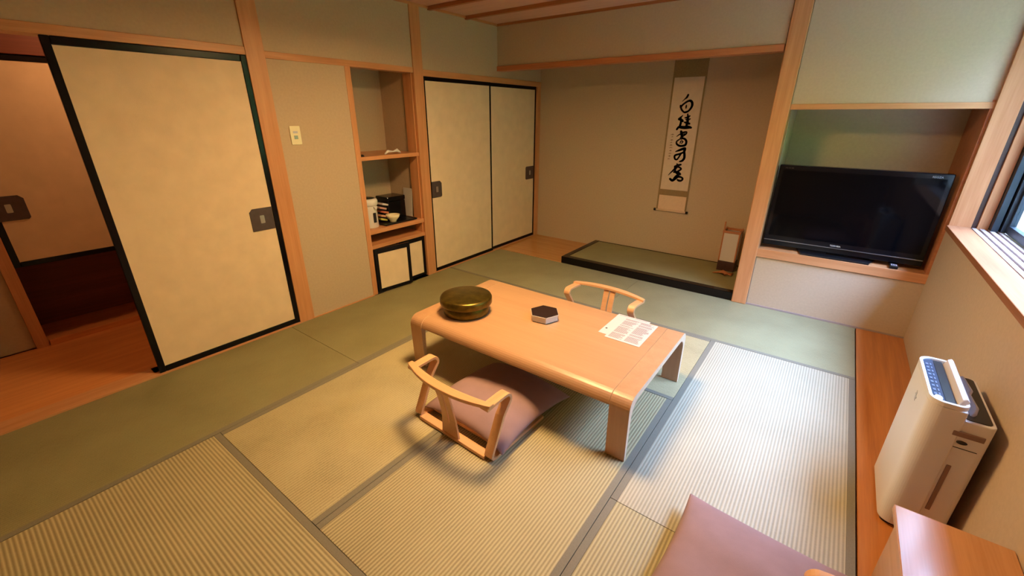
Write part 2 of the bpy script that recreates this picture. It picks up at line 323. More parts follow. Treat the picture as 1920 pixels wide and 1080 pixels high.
def fusuma(name, y0, y1, z0, z1, xf, fw=.030, ft=.034, pull=None, thick=.022, bev=True, lab=None):
    """sliding paper door; front face at xf, facing +x"""
    r = sthing(name, (xf, (y0+y1)/2, z0))
    b = B(); b.box(xf-thick, xf, y0, y0+fw, z0, z1); b.box(xf-thick, xf, y1-fw, y1, z0, z1)
    b.box(xf-thick, xf, y0+fw, y1-fw, z1-ft, z1); b.box(xf-thick, xf, y0+fw, y1-fw, z0, z0+ft)
    obj('door_frame', b, 'lacq', r, .004)
    b = B(); b.box(xf-thick+.004, xf-.005, y0+fw-.002, y1-fw+.002, z0+ft-.002, z1-ft+.002)
    obj('paper_panel', b, 'paper', r)
    if pull:
        a, c, d, e, side = pull                 # y0,y1,z0,z1, side: cut corners away from frame
        k = .022
        if side == 'L': pts = [(a+k, e), (a, e-k), (a, d), (c, d), (c, e)]
        elif side == 'l': pts = [(a+.012, e), (a, e-.012), (a, d+.012), (a+.012, d), (c, d), (c, e)]
        else: pts = [(a, d), (c-.012, d), (c, d+.012), (c, e-k), (c-k, e), (a, e)]
        b = B(); b.prism(pts, 'x', xf-.006, xf+.001)
        p = obj('door_pull', b, 'pull', r, .0008)
        cy, cz = (a+c)/2, (d+e)/2
        b = B(); b.prism(rrect(cy-.022, cy+.022, cz-.036, cz+.036, .008), 'x', xf-.001, xf+.0022)
        b2 = B(); b2.prism(rrect(cy-.015, cy+.015, cz-.028, cz+.028, .005), 'x', xf+.0005, xf+.0026)
        obj('cup_rim', b, 'pull', p); obj('cup', b2, 'pullin', p)
    return r
fusuma('door_1', -2.638, -1.703, .012, 1.919, .006, .036, .040, (-1.895, -1.742, .795, .952, 'L'))
fusuma('door_2', -.196, .775, .010, 1.893, .004, .022, .036, (-.172, -.040, .788, .948, 'R'))
fusuma('door_3', .757, 1.700, .010, 1.893, -.020, .026, .036, (1.495, 1.674, .788, .950, 'l'))

# --- niche shelves, drawer gap, low doors
def shelf(z0, z1, label, xf=0.0):
    b = B(); b.box(-.50, xf, -.945, -.308, z0, z1)
    o = obj('alcove_shelf', b, 'py', None, .002); tag(o, label, 'shelf'); return o
shelf(1.205, 1.238, 'upper wooden shelf in the narrow wall niche, under the crumpled clear packet')
shelf(.568, .606, 'wooden niche shelf carrying the white water pot and the tea box')
shelf(.432, .468, 'lower wooden board right above the two small black-framed niche doors')
b = B(); b.box(-.13, -.02, -.32, -.300, .45, 1.912); b.box(-.11, -.09, -.945, -.93, 0, 1.9); trim(b, 'pz', .001)
def small_door(x, y0, y1, z0, z1, rot, label):
    r = thing('niche_door', label, 'door', (x, y0, z0), rot, None)
    w_, h_ = y1-y0, z1-z0; fw = .035
    b = B(); b.box(-.018, 0, 0, fw, 0, h_); b.box(-.018, 0, w_-fw, w_, 0, h_); b.box(-.018, 0, fw, w_-fw, h_-fw-.01, h_); b.box(-.018, 0, fw, w_-fw, 0, fw-.008)
    obj('door_frame', b, 'lacq', r, .003, local=True)
    b = B(); b.box(-.014, -.004, fw-.002, w_-fw+.002, fw-.010, h_-fw-.008); obj('paper_panel', b, 'paper', r, local=True)
    return r
small_door(.012, -.938, -.560, .016, .430, -math.radians(7), 'small black-framed paper door of the niche, left one, standing ajar into the room')
small_door(-.012, -.630, -.310, .016, .430, 0, 'small black-framed paper door of the niche, right one, sitting behind its neighbour')

# --- niche things
def tripod_pot():
    r = thing('water_pot', 'white electric hot water pot with black top at the left of the niche shelf', 'pot', (-.13, -.845, .606))
    b = B(); b.lathe([(0, .606), (.075, .606), (.078, .612), (.072, .76), (.074, .80), (.070, .812), (0, .812)], -.13, -.845, 40); obj('body', b, 'white', r)
    b = B(); b.lathe([(.072, .80), (.086, .812), (.088, .845), (.080, .862), (.060, .868), (0, .868)], -.13, -.845, 40); obj('lid', b, 'white', r)
    b = B(); b.lathe([(.062, .8685), (.058, .872), (0, .872)], -.13, -.845, 32); obj('lid_panel', b, 'black', r)
    b = B(); b.box(-.058, -.048, -.855, -.825, .655, .745); obj('water_gauge', b, 'black', r, .006)
    b = B(); b.prism([(-.845, .80), (-.805, .80), (-.815, .775), (-.835, .775)], 'x', -.075, -.040); obj('spout', b, 'white', r, .004)
tripod_pot()
r = thing('tea_box', 'black lacquered tea box with lid standing on the niche shelf tray', 'box', (-.25, -.47, .612))
b = B(); b.prism(rrect(-.345, -.165, -.600, -.385, .012), 'z', .616, .79); obj('box_body', b, 'gloss', r, .003)
b = B(); b.prism(rrect(-.348, -.162, -.603, -.382, .014), 'z', .792, .835); obj('box_lid', b, 'gloss', r, .008)
b = B(); b.box(-.31, -.03, -.745, -.370, .606, .612); b.box(-.035, -.028, -.745, -.370, .612, .620); b.box(-.31, -.03, -.750, -.744, .612, .620); b.box(-.31, -.03, -.371, -.365, .612, .620)
tag(obj('serving_tray', b, 'black', None, .002), 'flat black serving tray under the tea box and white bowl', 'tray')
b = B(); b.lathe([(0, .622), (.024, .622), (.026, .614), (.030, .614), (.032, .628), (.058, .660), (.066, .684), (.062, .684), (.052, .662), (.026, .632), (0, .630)], -.100, -.605, 40)
tag(obj('rice_bowl', b, 'cream', None), 'small off-white footed bowl in front of the black tea box', 'bowl')
packs = [((.62, .55, .55), 'pale grey'), ((.55, .32, .30), 'dusty pink'), ((.60, .20, .12), 'red'), ((.72, .40, .25), 'orange'), ((.60, .60, .12), 'yellow green')]
for i, (col, nm) in enumerate(packs[::-1]):
    M['pk%d' % i] = plain('tea_packet_' + nm.replace(' ', '_'), col, 0.35)
    z = .625 + i*.037; b = B(); b.box(-.060, .060, -.034, .034, -.009, .009)
    b.xf(Matrix.Translation((-.20 + .006*i, -.662 - .012*(i % 2), z+.012)) @ Matrix.Rotation(math.radians(-16), 4, 'X') @ Matrix.Rotation(math.radians(12*(i % 3)-12), 4, 'Z'))
    tag(obj('tea_packet', b, 'pk%d' % i, None, .004), nm + ' tea packet in the little stack beside the black tea box', 'packet', 'tea packets on the niche shelf')
b = B(); b.box(-.265, -.135, -.004, 0, 0, .275)
b.xf(Matrix.Translation((0, -.335, .613)) @ Matrix.Rotation(math.radians(-5), 4, 'X'))
o = obj('info_card', b, 'wpaper', None); tag(o, 'white card leaning on the right side of the niche behind the tea box', 'card')
b = B(); ptsr = [(-.045,-.66,1.243),(-.06,-.62,1.262),(-.05,-.57,1.258),(-.04,-.53,1.268),(-.03,-.50,1.246)]
b.tube(ptsr, [.007,.014,.006,.016,.006], 8)
tag(obj('plastic_packet', b, 'white', None), 'crumpled shiny clear packet lying on the upper niche shelf', 'packet')
b = B(); b.lathe([(0,1.238),(.018,1.239),(.020,1.246),(.010,1.254),(0,1.256)], -.02, -.918, 20)
tag(obj('small_black_knob', b, 'black', None), 'small black round object at the left front of the upper niche shelf', 'knob')

# --- wall switch
r = thing('wall_switch', 'cream wall switch plate on the plain wall right of the tall post', 'switch', (0, -1.468, 1.365))
b = B(); b.prism(rrect(-1.507, -1.430, 1.362, 1.490, .006), 'x', 0, .008); obj('switch_plate', b, 'cream', r, .002)
b = B(); b.box(.008, .011, -1.483, -1.455, 1.400, 1.425); obj('rocker', b, 'pullin', r, .002)
b = B(); b.box(.008, .009, -1.485, -1.452, 1.440, 1.455); obj('indicator', b, 'lav', r)

# --- back: header over the alcove, TV wall, alcove shell
b = B(); b.box(0, 2.70, YB, YB+.09, 2.055, CZ)
b.box(2.825, XW+.4, YB, YB+.12, 1.648, CZ+.0); b.box(2.825, XW+.02, YB, YB+.12, 0, .455)
struct('wall_back', b, 'wall')
b = B(); b.box(-.05, 2.83, YT, YT+.08, -.05, 2.9); b.box(2.74, 2.80, YB+.11, YT, 0, 2.9); b.box(-.1, 0, YB+.09, YT, CZ+.001, 2.9)
struct('wall_alcove', b, 'wall')
b = B(); b.box(-.1, 2.83, YB+.09, YT+.08, 2.62, 2.66); struct('ceiling_alcove', b, 'wall')
b = B(); b.box(-.02, 2.70, YB-.012, YB+.10, 2.008, 2.056); trim(b, 'redx')
b = B(); b.box(2.705, 2.823, YB-.022, YB+.10, 0, CZ); trim(b, 'pz', .006)   # alcove post
b = B(); b.box(2.822, XW+.01, YB-.008, YB+.10, 1.610, 1.648); trim(b, 'px')
b = B(); b.box(2.822, XW+.01, YB-.012, YB+.55, .448, .520); trim(b, 'px')
b = B(); b.box(0, 2.70, YB-.016, YB, CZ-.022, CZ); trim(b, 'beam', .001)
b = B(); b.box(2.822, XW, YB-.004, YB, .0, .016); trim(b, 'track', .001)
# tv niche shell
b = B(); b.box(2.80, 2.825, YB+.10, YB+.56, .52, 1.70); b.box(2.80, XW+.04, YB+.54, YB+.58, .4, 1.70); b.box(2.80, XW+.04, YB+.1, YB+.58, 1.66, 1.70)
struct('wall_tv_niche', b, 'wall')
b = B(); b.box(XW-.018, XW+.06, YB-.003, YB+.56, .45, 1.66); trim(b, 'redx', .002)

# --- ceiling
b = B(); b.box(-.1, XW+.4, YS-.1, YB+.1, CZ, CZ+.05); struct('ceiling', b, 'ceil')
y = .415
while y > YS:
    b = B(); b.box(0.0, XW, y-.018, y+.018, CZ-.030, CZ); trim(b, 'beam', .002); y -= .485

# --- right wall with the window
WY0, WY1, WZ0, WZ1 = -1.32, .862, .885, 2.36
b = B(); b.box(XW, XW+.27, YS-.1, YB+.12, -.05, WZ0-.034); b.box(XW, XW+.27, YS-.1, YB+.12, WZ1+.03, CZ+.05)
b.box(XW, XW+.27, YS-.1, WY0, WZ0-.034, WZ1+.03); b.box(XW+.012, XW+.27, WY1+.03, YB+.6, 0, CZ)
struct('wall_right', b, 'wall')
b = B(); b.box(-.1, XW+.27, YS-.12, YS, -.05, CZ+.05); struct('wall_front', b, 'wall')
win = sthing('window_1', (XW, -1.3, WZ0))
def wpart(name, b, mat, bev=.002): return obj(name, b, mat, win, bev)
b = B(); b.box(XW-.014, 4.006, WY0, WY1, WZ0-.034, WZ0); wpart('window_sill', b, 'sill', .003)
b = B(); b.box(XW-.004, 4.010, WY1, WY1+.034, WZ0-.034, WZ1+.03); wpart('window_jamb', b, 'jamb')
b = B(); b.box(4.010, 4.036, WY1+.012, WY1+.034, WZ0-.03, WZ1); wpart('jamb_groove', b, 'darkwood', 0)
b = B(); b.box(4.036, 4.088, WY1-.004, WY1+.034, WZ0-.03, WZ1+.03); wpart('window_jamb', b, 'jamb')
b = B(); b.box(XW-.014, 4.10, WY0, WY1, WZ1, WZ1+.034); wpart('window_head', b, 'sill')
b = B(); b.box(4.006, 4.175, WY0, WY1, WZ0-.034, WZ0-.010)
for x in (4.012, 4.050, 4.088, 4.126): b.box(x, x+.022, WY0, WY1, WZ0-.010, WZ0-.001)
wpart('sliding_track', b, 'track', .001)
b = B(); b.box(4.090, 4.122, WY1-.06, WY1+.03, WZ0, WZ1); b.box(4.130, 4.172, WY1-.075, WY1+.03, WZ0, WZ1)
wpart('aluminium_frame', b, 'bluedark')
def sash(x, y0, y1):
    b = B(); t = .045
    b.box(x, x+.03, y0, y0+t, WZ0+.002, WZ1); b.box(x, x+.03, y1-t, y1, WZ0+.002, WZ1); b.box(x, x+.03, y0+t, y1-t, WZ1-t, WZ1); b.box(x, x+.03, y0+t, y1-t, WZ0+.002, WZ0+.05)
    f = wpart('sash', b, 'bluedark')
    b = B(); b.box(x+.012, x+.018, y0+t, y1-t, WZ0+.05, WZ1-t); obj('pane', b, 'glass', f)
sash(4.150, -.26, .80); sash(4.118, -1.31, -.24)
b = B(); b.box(4.180, 4.205, -.20, .50, WZ0+.002, WZ0+.038); wpart('rail_cover', b, 'jamb')

# --- floor levels
b = B(); b.box(-.02, XW+.05, YS-.05, YB, -.08, -.045); struct('floor', b, 'darkwood')
b = B(); b.box(3.617, XW, YS, YB, -.045, .003)
struct('floor_right', b, 'floor', .002)
b = B(); b.box(-.1, .905, YB, YT, -.05, .004); b.box(.905, 2.74, YB, YT, -.05, -.01); struct('floor_alcove', b, 'floorx', .002)

# --- outside: ground, fence, screen; shell, green slab and hedge added for the light
b = B(); b.box(4.3, 22, -16, 14, -.5, -.4); struct('ground', b, 'gravel')

b = B()
b.box(-1.75, -1.70, YS-1.0, 2.0, -.3, 2.95); b.box(-1.75, XW+.27, 1.95, 2.0, -.3, 2.95); b.box(-1.75, XW+.27, YS-1.05, YS-1.0, -.3, 2.95)
b.box(-1.75, XW+.27, YS-1.05, 2.0, 2.95, 3.0); b.box(-1.75, XW+.27, YS-1.05, 2.0, -.35, -.3); b.box(XW+.25, XW+.27, YB+.1, 2.0, -.3, 2.95); b.box(XW+.25, XW+.27, YS-1.05, YS-.1, -.3, 2.95)
b.box(XW+.25, XW+.27, YS-1.0, 2.0, 2.45, 2.95); b.box(XW+.25, XW+.27, YS-1.0, 2.0, -.3, .0)
struct('wall_leak_shell', b, 'stone')  # unseen shell added to stop sky light leaking through wall gaps

b = B(); b.box(8.0, 8.3, -14, 14, -.4, 4.2); struct('wall_sky_block', b, 'hedge')  # unseen green slab added to block low sky and bounce green light
b = B(); b.box(4.62, 6.4, 6.2, 6.4, -.4, 1.32)
o = obj('garden_fence', b, 'fence', None, .004); tag(o, 'brown wooden garden fence seen through the far edge of the window', 'fence')
b = B()
for k in range(6): b.box(4.75+.27*k, 4.75+.27*k+.20, 6.5, 6.6, 1.36, 1.62)
b.box(4.6, 6.5, 6.6, 6.7, -.4, 1.9)
o = obj('outside_screen', b, ['stone'], None, .004); tag(o, 'pale blue-grey screen behind the garden fence outside the window', 'screen')
b = B(); rnd = random.Random(3)  # unseen hedge, added tall to cut low sky and send green light indoors
for k in range(420):
    x, yy, z = 7.2+rnd.random()*1.4, -8+rnd.random()*16, -.4+rnd.random()*4.4
    s_ = .25+rnd.random()*.3
    bmesh.ops.create_icosphere(b.bm, subdivisions=1, radius=s_, matrix=Matrix.Translation((x, yy, z)) @ Matrix.Rotation(rnd.random()*3, 4, 'Z'))
o = obj('added_hedge', b, 'hedge', None); tag(o, 'unseen green hedge added outside the window to block low sky and tint the daylight', 'hedge')

# ================================================================== TATAMI
AX, XM, BX, RX = .906, 1.829, 2.741, 3.612
YA, YC, YF, Y1, Y2 = -2.636, -.915, 0.0, -1.783, -1.780
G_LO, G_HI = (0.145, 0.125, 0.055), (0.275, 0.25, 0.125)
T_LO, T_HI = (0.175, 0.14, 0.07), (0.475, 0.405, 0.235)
M['t_gx'] = tatami('rush_green_sheen_ribs_y', G_LO, G_HI, 'x', .16)  # greener, smoother tone stands in for the rush's view-dependent sheen
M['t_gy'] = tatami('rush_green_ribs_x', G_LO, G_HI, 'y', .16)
M['t_gp'] = tatami('rush_green_daylit', (0.17, 0.155, 0.085), (0.32, 0.30, 0.175), 'y', .16)  # lighter copy of the green: window daylight painted into the back row
M['t_xlit'] = tatami('rush_straw_daylit', (0.23, 0.205, 0.145), (0.48, 0.43, 0.315), 'x', .8)  # paler, less yellow straw: daylight beside the window put into the colour
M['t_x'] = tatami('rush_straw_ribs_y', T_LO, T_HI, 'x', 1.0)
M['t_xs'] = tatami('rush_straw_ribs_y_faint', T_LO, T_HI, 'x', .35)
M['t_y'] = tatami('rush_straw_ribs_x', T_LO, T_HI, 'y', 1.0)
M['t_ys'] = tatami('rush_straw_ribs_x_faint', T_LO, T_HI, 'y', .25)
HW = .030
def mat_(label, x0, x1, y0, y1, mkey, heri):
    g = .0012; x0 += g; x1 -= g; y0 += g; y1 -= g
    r = thing('tatami_mat', label, 'mat', ((x0+x1)/2, (y0+y1)/2, -.045))
    b = B(); b.box(x0+(HW if 'w' in heri else 0), x1-(HW if 'e' in heri else 0), y0+(HW if 's' in heri else 0), y1-(HW if 'n' in heri else 0), -.045, 0)
    obj('rush_surface', b, mkey, r, .0015)
    for h in heri:
        b = B()
        bx = {'w': (x0, x0+HW, y0, y1), 'e': (x1-HW, x1, y0, y1), 's': (x0, x1, y0, y0+HW), 'n': (x0, x1, y1-HW, y1)}[h]
        b.box(*bx, -.045, .0012); obj('border_cloth', b, 'heri', r, .001)
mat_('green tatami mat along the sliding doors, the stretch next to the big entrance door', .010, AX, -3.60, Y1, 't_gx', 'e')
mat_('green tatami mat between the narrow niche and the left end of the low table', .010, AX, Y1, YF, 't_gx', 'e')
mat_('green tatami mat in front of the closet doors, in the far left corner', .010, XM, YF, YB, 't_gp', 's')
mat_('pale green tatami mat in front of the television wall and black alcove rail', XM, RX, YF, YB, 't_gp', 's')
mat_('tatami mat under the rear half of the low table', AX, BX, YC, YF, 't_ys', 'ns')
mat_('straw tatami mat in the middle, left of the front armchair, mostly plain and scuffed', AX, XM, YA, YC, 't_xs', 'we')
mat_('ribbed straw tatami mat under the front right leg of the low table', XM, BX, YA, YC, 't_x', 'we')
mat_('sunlit ribbed tatami mat right of the table, below the television', BX, RX, Y2, YF, 't_xlit', 'we')
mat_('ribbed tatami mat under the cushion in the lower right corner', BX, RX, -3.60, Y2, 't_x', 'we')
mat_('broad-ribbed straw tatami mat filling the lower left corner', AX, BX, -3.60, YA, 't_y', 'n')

# ================================================================== ALCOVE
r = thing('alcove_platform', 'raised tatami platform framed in black lacquer in the alcove', 'platform', (1.8, 1.33, -.01))
b = B(); b.box(.905, 2.72, YB, YB+.075, -.01, .076); obj('front_rail', b, 'kamachi', r, .004)
b = B(); b.box(.905, .965, YB+.075, YT-.004, -.01, .076); obj('side_rail', b, 'kamachi', r, .003)
b = B(); b.box(.965, 2.735, YB+.075, YT-.024, -.01, .071); obj('rush_surface', b, 't_gy', r)
b = B(); b.box(.965, 2.735, YT-.024, YT-.004, -.01, .074); obj('rear_strip', b, 'kamachi', r, .002)

def scroll():
    y = YT-.006
    r = thing('hanging_scroll', 'tall hanging scroll with five black brush characters on the alcove wall', 'scroll', (1.80, y, .56))
    b = B(); b.box(1.634, 1.966, y-.003, y, .575, 2.46); obj('backing', b, 'brocade', r)
    b = B(); b.box(1.652, 1.950, y-.0045, y-.003, .800, 1.928); obj('paper', b, 'washi', r)
    b = B(); b.box(1.652, 1.950, y-.0045, y-.003, .575, .735); obj('pale_cloth', b, 'brocade2', r)
    b = B(); b.box(1.652, 1.950, y-.0045, y-.003, 2.088, 2.44); obj('pale_cloth', b, 'brocade2', r)
    b = B(); b.tube([(1.630, y-.010, .568), (1.970, y-.010, .568)], .011, 12); obj('roller', b, 'brocade2', r)
    for x0, x1 in ((1.612, 1.636), (1.966, 1.990)):
        b = B(); b.tube([(x0, y-.012, .568), (x1, y-.012, .568)], .014, 12); obj('roller_knob', b, 'lacq', r)
    for x in (1.70, 1.90):
        b = B(); b.box(x-.006, x+.006, y-.006, y-.0045, 2.10, 2.44); obj('hanging_strip', b, 'washi', r)
    def brush(strokes, dy):
        b = B()
        for k, (pts, ws) in enumerate(strokes):
            P = []; n = len(pts)
            for i in range(n-1):                # Catmull-Rom
                p0 = pts[max(i-1, 0)]; p1 = pts[i]; p2 = pts[i+1]; p3 = pts[min(i+2, n-1)]
                for q in range(6):
                    t = q/6
                    f = lambda a, b_, c, d: .5*((2*b_)+(-a+c)*t+(2*a-5*b_+4*c-d)*t*t+(-a+3*b_-3*c+d)*t**3)
                    P.append((f(p0[0], p1[0], p2[0], p3[0]), f(p0[1], p1[1], p2[1], p3[1]), ws[i]*(1-t)+ws[i+1]*t))
            P.append((pts[-1][0], pts[-1][1], ws[-1]))
            yy = y-.0047-dy-.00004*k
            K = .00495/2
            prev = None
            for i, (x, z, wv) in enumerate(P):
                rr = wv*K
                c = [b.bm.verts.new((x+rr*math.cos(a*math.pi/5), yy, z+rr*math.sin(a*math.pi/5))) for a in range(10)]
                b.bm.faces.new(c)
                a = P[max(i-1, 0)]; d = P[min(i+1, len(P)-1)]
                tx, tz = d[0]-a[0], d[1]-a[1]; L_ = math.hypot(tx, tz) or 1; nx, nz = -tz/L_*rr, tx/L_*rr
                cur = (b.bm.verts.new((x+nx, yy, z+nz)), b.bm.verts.new((x-nx, yy, z-nz)))
                if prev: b.bm.faces.new((prev[0], cur[0], cur[1], prev[1]))
                prev = cur
        return b
    obj('calligraphy', brush(STROKES, 0), 'sumi', r)
    obj('signature', brush(SIG, 0), 'sig', r)
scroll()

def andon():
    x0, x1, y0, y1, z = 2.425, 2.585, 1.50, 1.66, .071
    r = thing('floor_lantern', 'small white paper floor lantern in a wooden frame in the alcove corner', 'lantern', ((x0+x1)/2, (y0+y1)/2, z))
    b = B(); b.box(x0, x1, y0, y1, z, z+.105); obj('base', b, 'darkwood', r, .003)
    for x in (x0, x1-.012):
        for y_ in (y0, y1-.012):
            b = B(); b.box(x, x+.012, y_, y_+.012, z+.105, .50 if not (x == x0 and y_ == y0) else .58); obj('corner_post', b, 'redx', r)
    b = B(); b.box(x0-.004, x1+.004, y0-.004, y0+.012, .468, .492); b.box(x0-.004, x1+.004, y1-.012, y1+.004, .468, .492); b.box(x0-.004, x0+.012, y0, y1, .468, .492); b.box(x1-.012, x1+.004, y0, y1, .468, .492)
    obj('top_rail', b, 'redx', r, .002)
    b = B(); b.box(x0+.004, x1-.004, y0+.004, y1-.004, z+.105, .470); obj('paper_shade', b, 'wpaper', r)
andon()
b = B(); rnd = random.Random(5)
for k in range(5):
    a = k*.5; p = [(2.42+.02*k, 1.36+.02*k, .080), (2.50+.01*k, 1.39-.02*k+.03*(k % 2), .092+.006*(k % 3)), (2.60, 1.36+.02*k, .082)]
    b.tube(p, [.004, .014, .005], 8)
tag(obj('driftwood_ornament', b, 'redx', None), 'small brown driftwood ornament lying in front of the paper lantern', 'ornament')

# ================================================================== TELEVISION
def tv():
    x0, x1, z0, z1, y = 2.838, 3.862, .552, 1.205, .955
    r = thing('television', 'large black flat television standing in the wall niche', 'television', ((x0+x1)/2, y+.05, .52))
    b = B(); b.box(x0, x1, y, y+.07, z0, z1); obj('casing', b, 'gloss', r, .006)
    b = B(); b.box(x0+.10, x1-.10, y+.07, y+.11, z0+.08, z1-.08); obj('rear_housing', b, 'black', r, .02)
    b = B(); b.box(x0+.030, x1-.030, y-.001, y+.002, z0+.085, z1-.036); obj('screen', b, 'screen', r)
    b = B(); b.box(x0+.004, x1-.004, y-.005, y+.001, z0+.042, z0+.049); obj('silver_strip', b, 'silver', r, .001)
    b = B(); b.box(3.29, 3.41, y+.02, y+.06, .53, .57); obj('stand_neck', b, 'black', r)
    b = B(); b.prism([(3.05, .80), (3.10, .765+.045), (3.12, .800), (3.58, .800), (3.60, 1.10), (3.08, 1.10)][1:], 'z', .520, .532)
    b.bm.clear(); b.prism([(3.125, .893), (3.565, .893), (3.62, 1.12), (3.07, 1.12)], 'z', .520, .536); obj('stand_base', b, 'black', r, .004)
    def text(s, x, z, size, mk, nm):
        cu = bpy.data.curves.new(nm, 'FONT'); cu.body = s; cu.size = size; cu.extrude = .0004; cu.align_x = 'CENTER'
        t = bpy.data.objects.new(nm, cu); dg = None
        C.objects.link(t); bpy.context.view_layer.update()
        me = bpy.data.meshes.new_from_object(t.evaluated_get(bpy.context.evaluated_depsgraph_get()))
        bpy.data.objects.remove(t)
        me.transform(Matrix.Translation((x, y-.0020, z)) @ Matrix.Rotation(math.radians(90), 4, 'X')); me.transform(wmat(r).inverted())
        me.materials.clear(); me.materials.append(M[mk]); o = bpy.data.objects.new(nm, me); C.objects.link(o); o.parent = r
    text('TOSHIBA', 3.335, z0+.058, .017, 'white', 'maker_lettering')
    text('REGZA', x1-.085, z1-.030, .018, 'silver', 'model_lettering')
    text('FULL HD 1080', x0+.070, z1-.024, .009, 'silver', 'format_lettering')
tv()
b = B(); b.box(3.685, 3.735, .895, 1.02, .520, .545); b.xf(Matrix.Translation((0, 0, 0)))
r = thing('remote_control', 'black remote control lying at the right of the television niche ledge', 'remote', (3.71, .93, .52))
o = obj('casing', b, 'black', r, .006)
b = B()
for i in range(3):
    for j in range(3): b.box(3.692+.013*i, 3.701+.013*i, .905+.016*j, .915+.016*j, .545, .5465)
obj('buttons', b, 'lav', r)

# ================================================================== LOW TABLE
def low_table():
    X0, X1, Ya, Yb_, Z = 1.205, 2.706, -1.558, -.683, .358
    r = thing('low_table', 'low blond wooden table with bent end legs in the middle of the room', 'table', ((X0+X1)/2, (Ya+Yb_)/2, 0))
    R_ = .062
    def hoop(xa, xb, full):
        out = []; n = 8
        zt = Z; zb = 0.0
        # outer outline (y,z) from front foot over the top to rear foot, then inner back
        o_ = [(Ya+.010, 0)] if full else [(Ya+.018, Z-.055)]
        for i in range(n+1):
            a = math.pi - math.pi/2*i/n
            o_.append((Ya+R_+R_*math.cos(a), Z-R_+R_*math.sin(a)))
        for i in range(n+1):
            a = math.pi/2 - math.pi/2*i/n
            o_.append((Yb_-R_+R_*math.cos(a), Z-R_+R_*math.sin(a)))
        o_.append((Yb_-.010, 0) if full else (Yb_-.018, Z-.055))
        ri = .050; t = .036
        i_ = [(Yb_-.030, 0)] if full else []
        if full:
            for i in range(n+1):
                a = math.pi/2*i/n
                i_.append((Yb_-.034-ri-.03+(ri+.03)*math.cos(a)+.0, Z-t-ri-.03+(ri+.03)*math.sin(a)))
            for i in range(n+1):
                a = math.pi/2 + math.pi/2*i/n
                i_.append((Ya+.034+ri+.03+(ri+.03)*math.cos(a), Z-t-ri-.03+(ri+.03)*math.sin(a)))
            i_.append((Ya+.030, 0))
        else:
            i_ = [(Yb_-.05, Z-.055), (Yb_-.075, Z-.034), (Ya+.075, Z-.034), (Ya+.05, Z-.055)]
        b = B(); b.prism(o_ + i_, 'x', xa, xb); return b
    w_ = .102
    b = hoop(X0+w_+.0005, X1-w_-.0005, False); obj('table_top', b, 'maple', r, .0025)
    for xa, xb in ((X0, X0+w_), (X1-w_, X1)):
        b = hoop(xa, xb, True); o = obj('end_leg', b, ['maplez', 'edge'], r, .0025)
        me = o.data
        for p in me.polygons:
            if abs(p.normal.x) > .9: p.material_index = 1
    r.location.z = .0015
low_table()
ZT = .3597

# brass canister
r = thing('tea_canister', 'round lidded brass canister with an aged mottled surface on the low table', 'canister', (1.452, -1.285, ZT))
cx, cy = 1.456, -1.287
b = B(); b.lathe([(0, ZT), (.142, ZT), (.148, ZT+.004), (.150, ZT+.012), (.149, ZT+.085), (0, ZT+.085)], cx, cy, 72); obj('body', b, 'brass', r)
b = B(); b.lathe([(.154, ZT+.070), (.168, ZT+.070), (.170, ZT+.074), (.170, ZT+.104), (.164, ZT+.116), (.152, ZT+.120), (0, ZT+.1225)], cx, cy, 72); obj('lid', b, 'brass', r)
# hexagonal box
r = thing('hexagonal_box', 'small hexagonal white box with a dark brown lid at the table centre', 'box', (1.925, -1.065, ZT))
hx, hy = 1.925, -1.066
M['lidbrown'] = plain('dark_brown_lid', (0.022, 0.010, 0.010), 0.5, spec=.2)
def hexp(rad, rot=math.radians(8)): return [(hx+rad*math.cos(rot+k*math.pi/3), hy+rad*math.sin(rot+k*math.pi/3)) for k in range(6)]
b = B(); b.prism(hexp(.092), 'z', ZT+.004, ZT+.042); obj('body', b, 'white', r, .002)
b = B(); b.prism(hexp(.090), 'z', ZT, ZT+.004); obj('foot', b, 'black', r)
b = B(); b.prism(hexp(.098), 'z', ZT+.042, ZT+.046); obj('lid_rim', b, 'wpaper', r, .001)
b = B(); b.prism(hexp(.095), 'z', ZT+.0445, ZT+.050); obj('lid', b, 'lidbrown', r, .002)
# papers
def sheet(nm, label, x0, x1, y0, y1, z, rot, cols, dot=False):
    r = thing(nm, label, 'paper', ((x0+x1)/2, (y0+y1)/2, z), rot, 'papers on the low table')
    w_, h_ = (x1-x0)/2, (y1-y0)/2
    b = B(); b.box(-w_, w_, -h_, h_, 0, .0008); obj('sheet', b, 'wpaper', r, local=True)
    b = B(); rn = random.Random(len(label))
    if cols:
        for c0, c1 in ((-w_+.014, -.006), (.006, w_-.012)):
            yy = h_-.022
            while yy > -h_+.02:
                L_ = (c1-c0)*(.7+.3*rn.random()); b.box(c0, c0+L_, yy, yy+.0042, .0008, .0011); yy -= .0085 if rn.random() > .14 else .017
    b.box(-w_+.01, w_-.02, h_-.014, h_-.011, .0008, .0011)
    obj('print', b, 'ink', r, local=True)
    if dot:
        b = B(); b.prism([(-w_+.020+.007*math.cos(a*math.pi/6), -h_+.075+.007*math.sin(a*math.pi/6)) for a in range(12)], 'z', .0008, .0012); obj('printed_mark', b, 'sumi', r, local=True)
sheet('printed_sheet', 'white sheet lying underneath on the low table, its left edge and black dot showing', 2.282, 2.492, -1.026, -.716, ZT, 0, False, True)
sheet('printed_sheet', 'white sheet with two columns of grey print, uppermost on the low table', 2.338, 2.550, -1.060, -.745, ZT+.0015, 0, True)

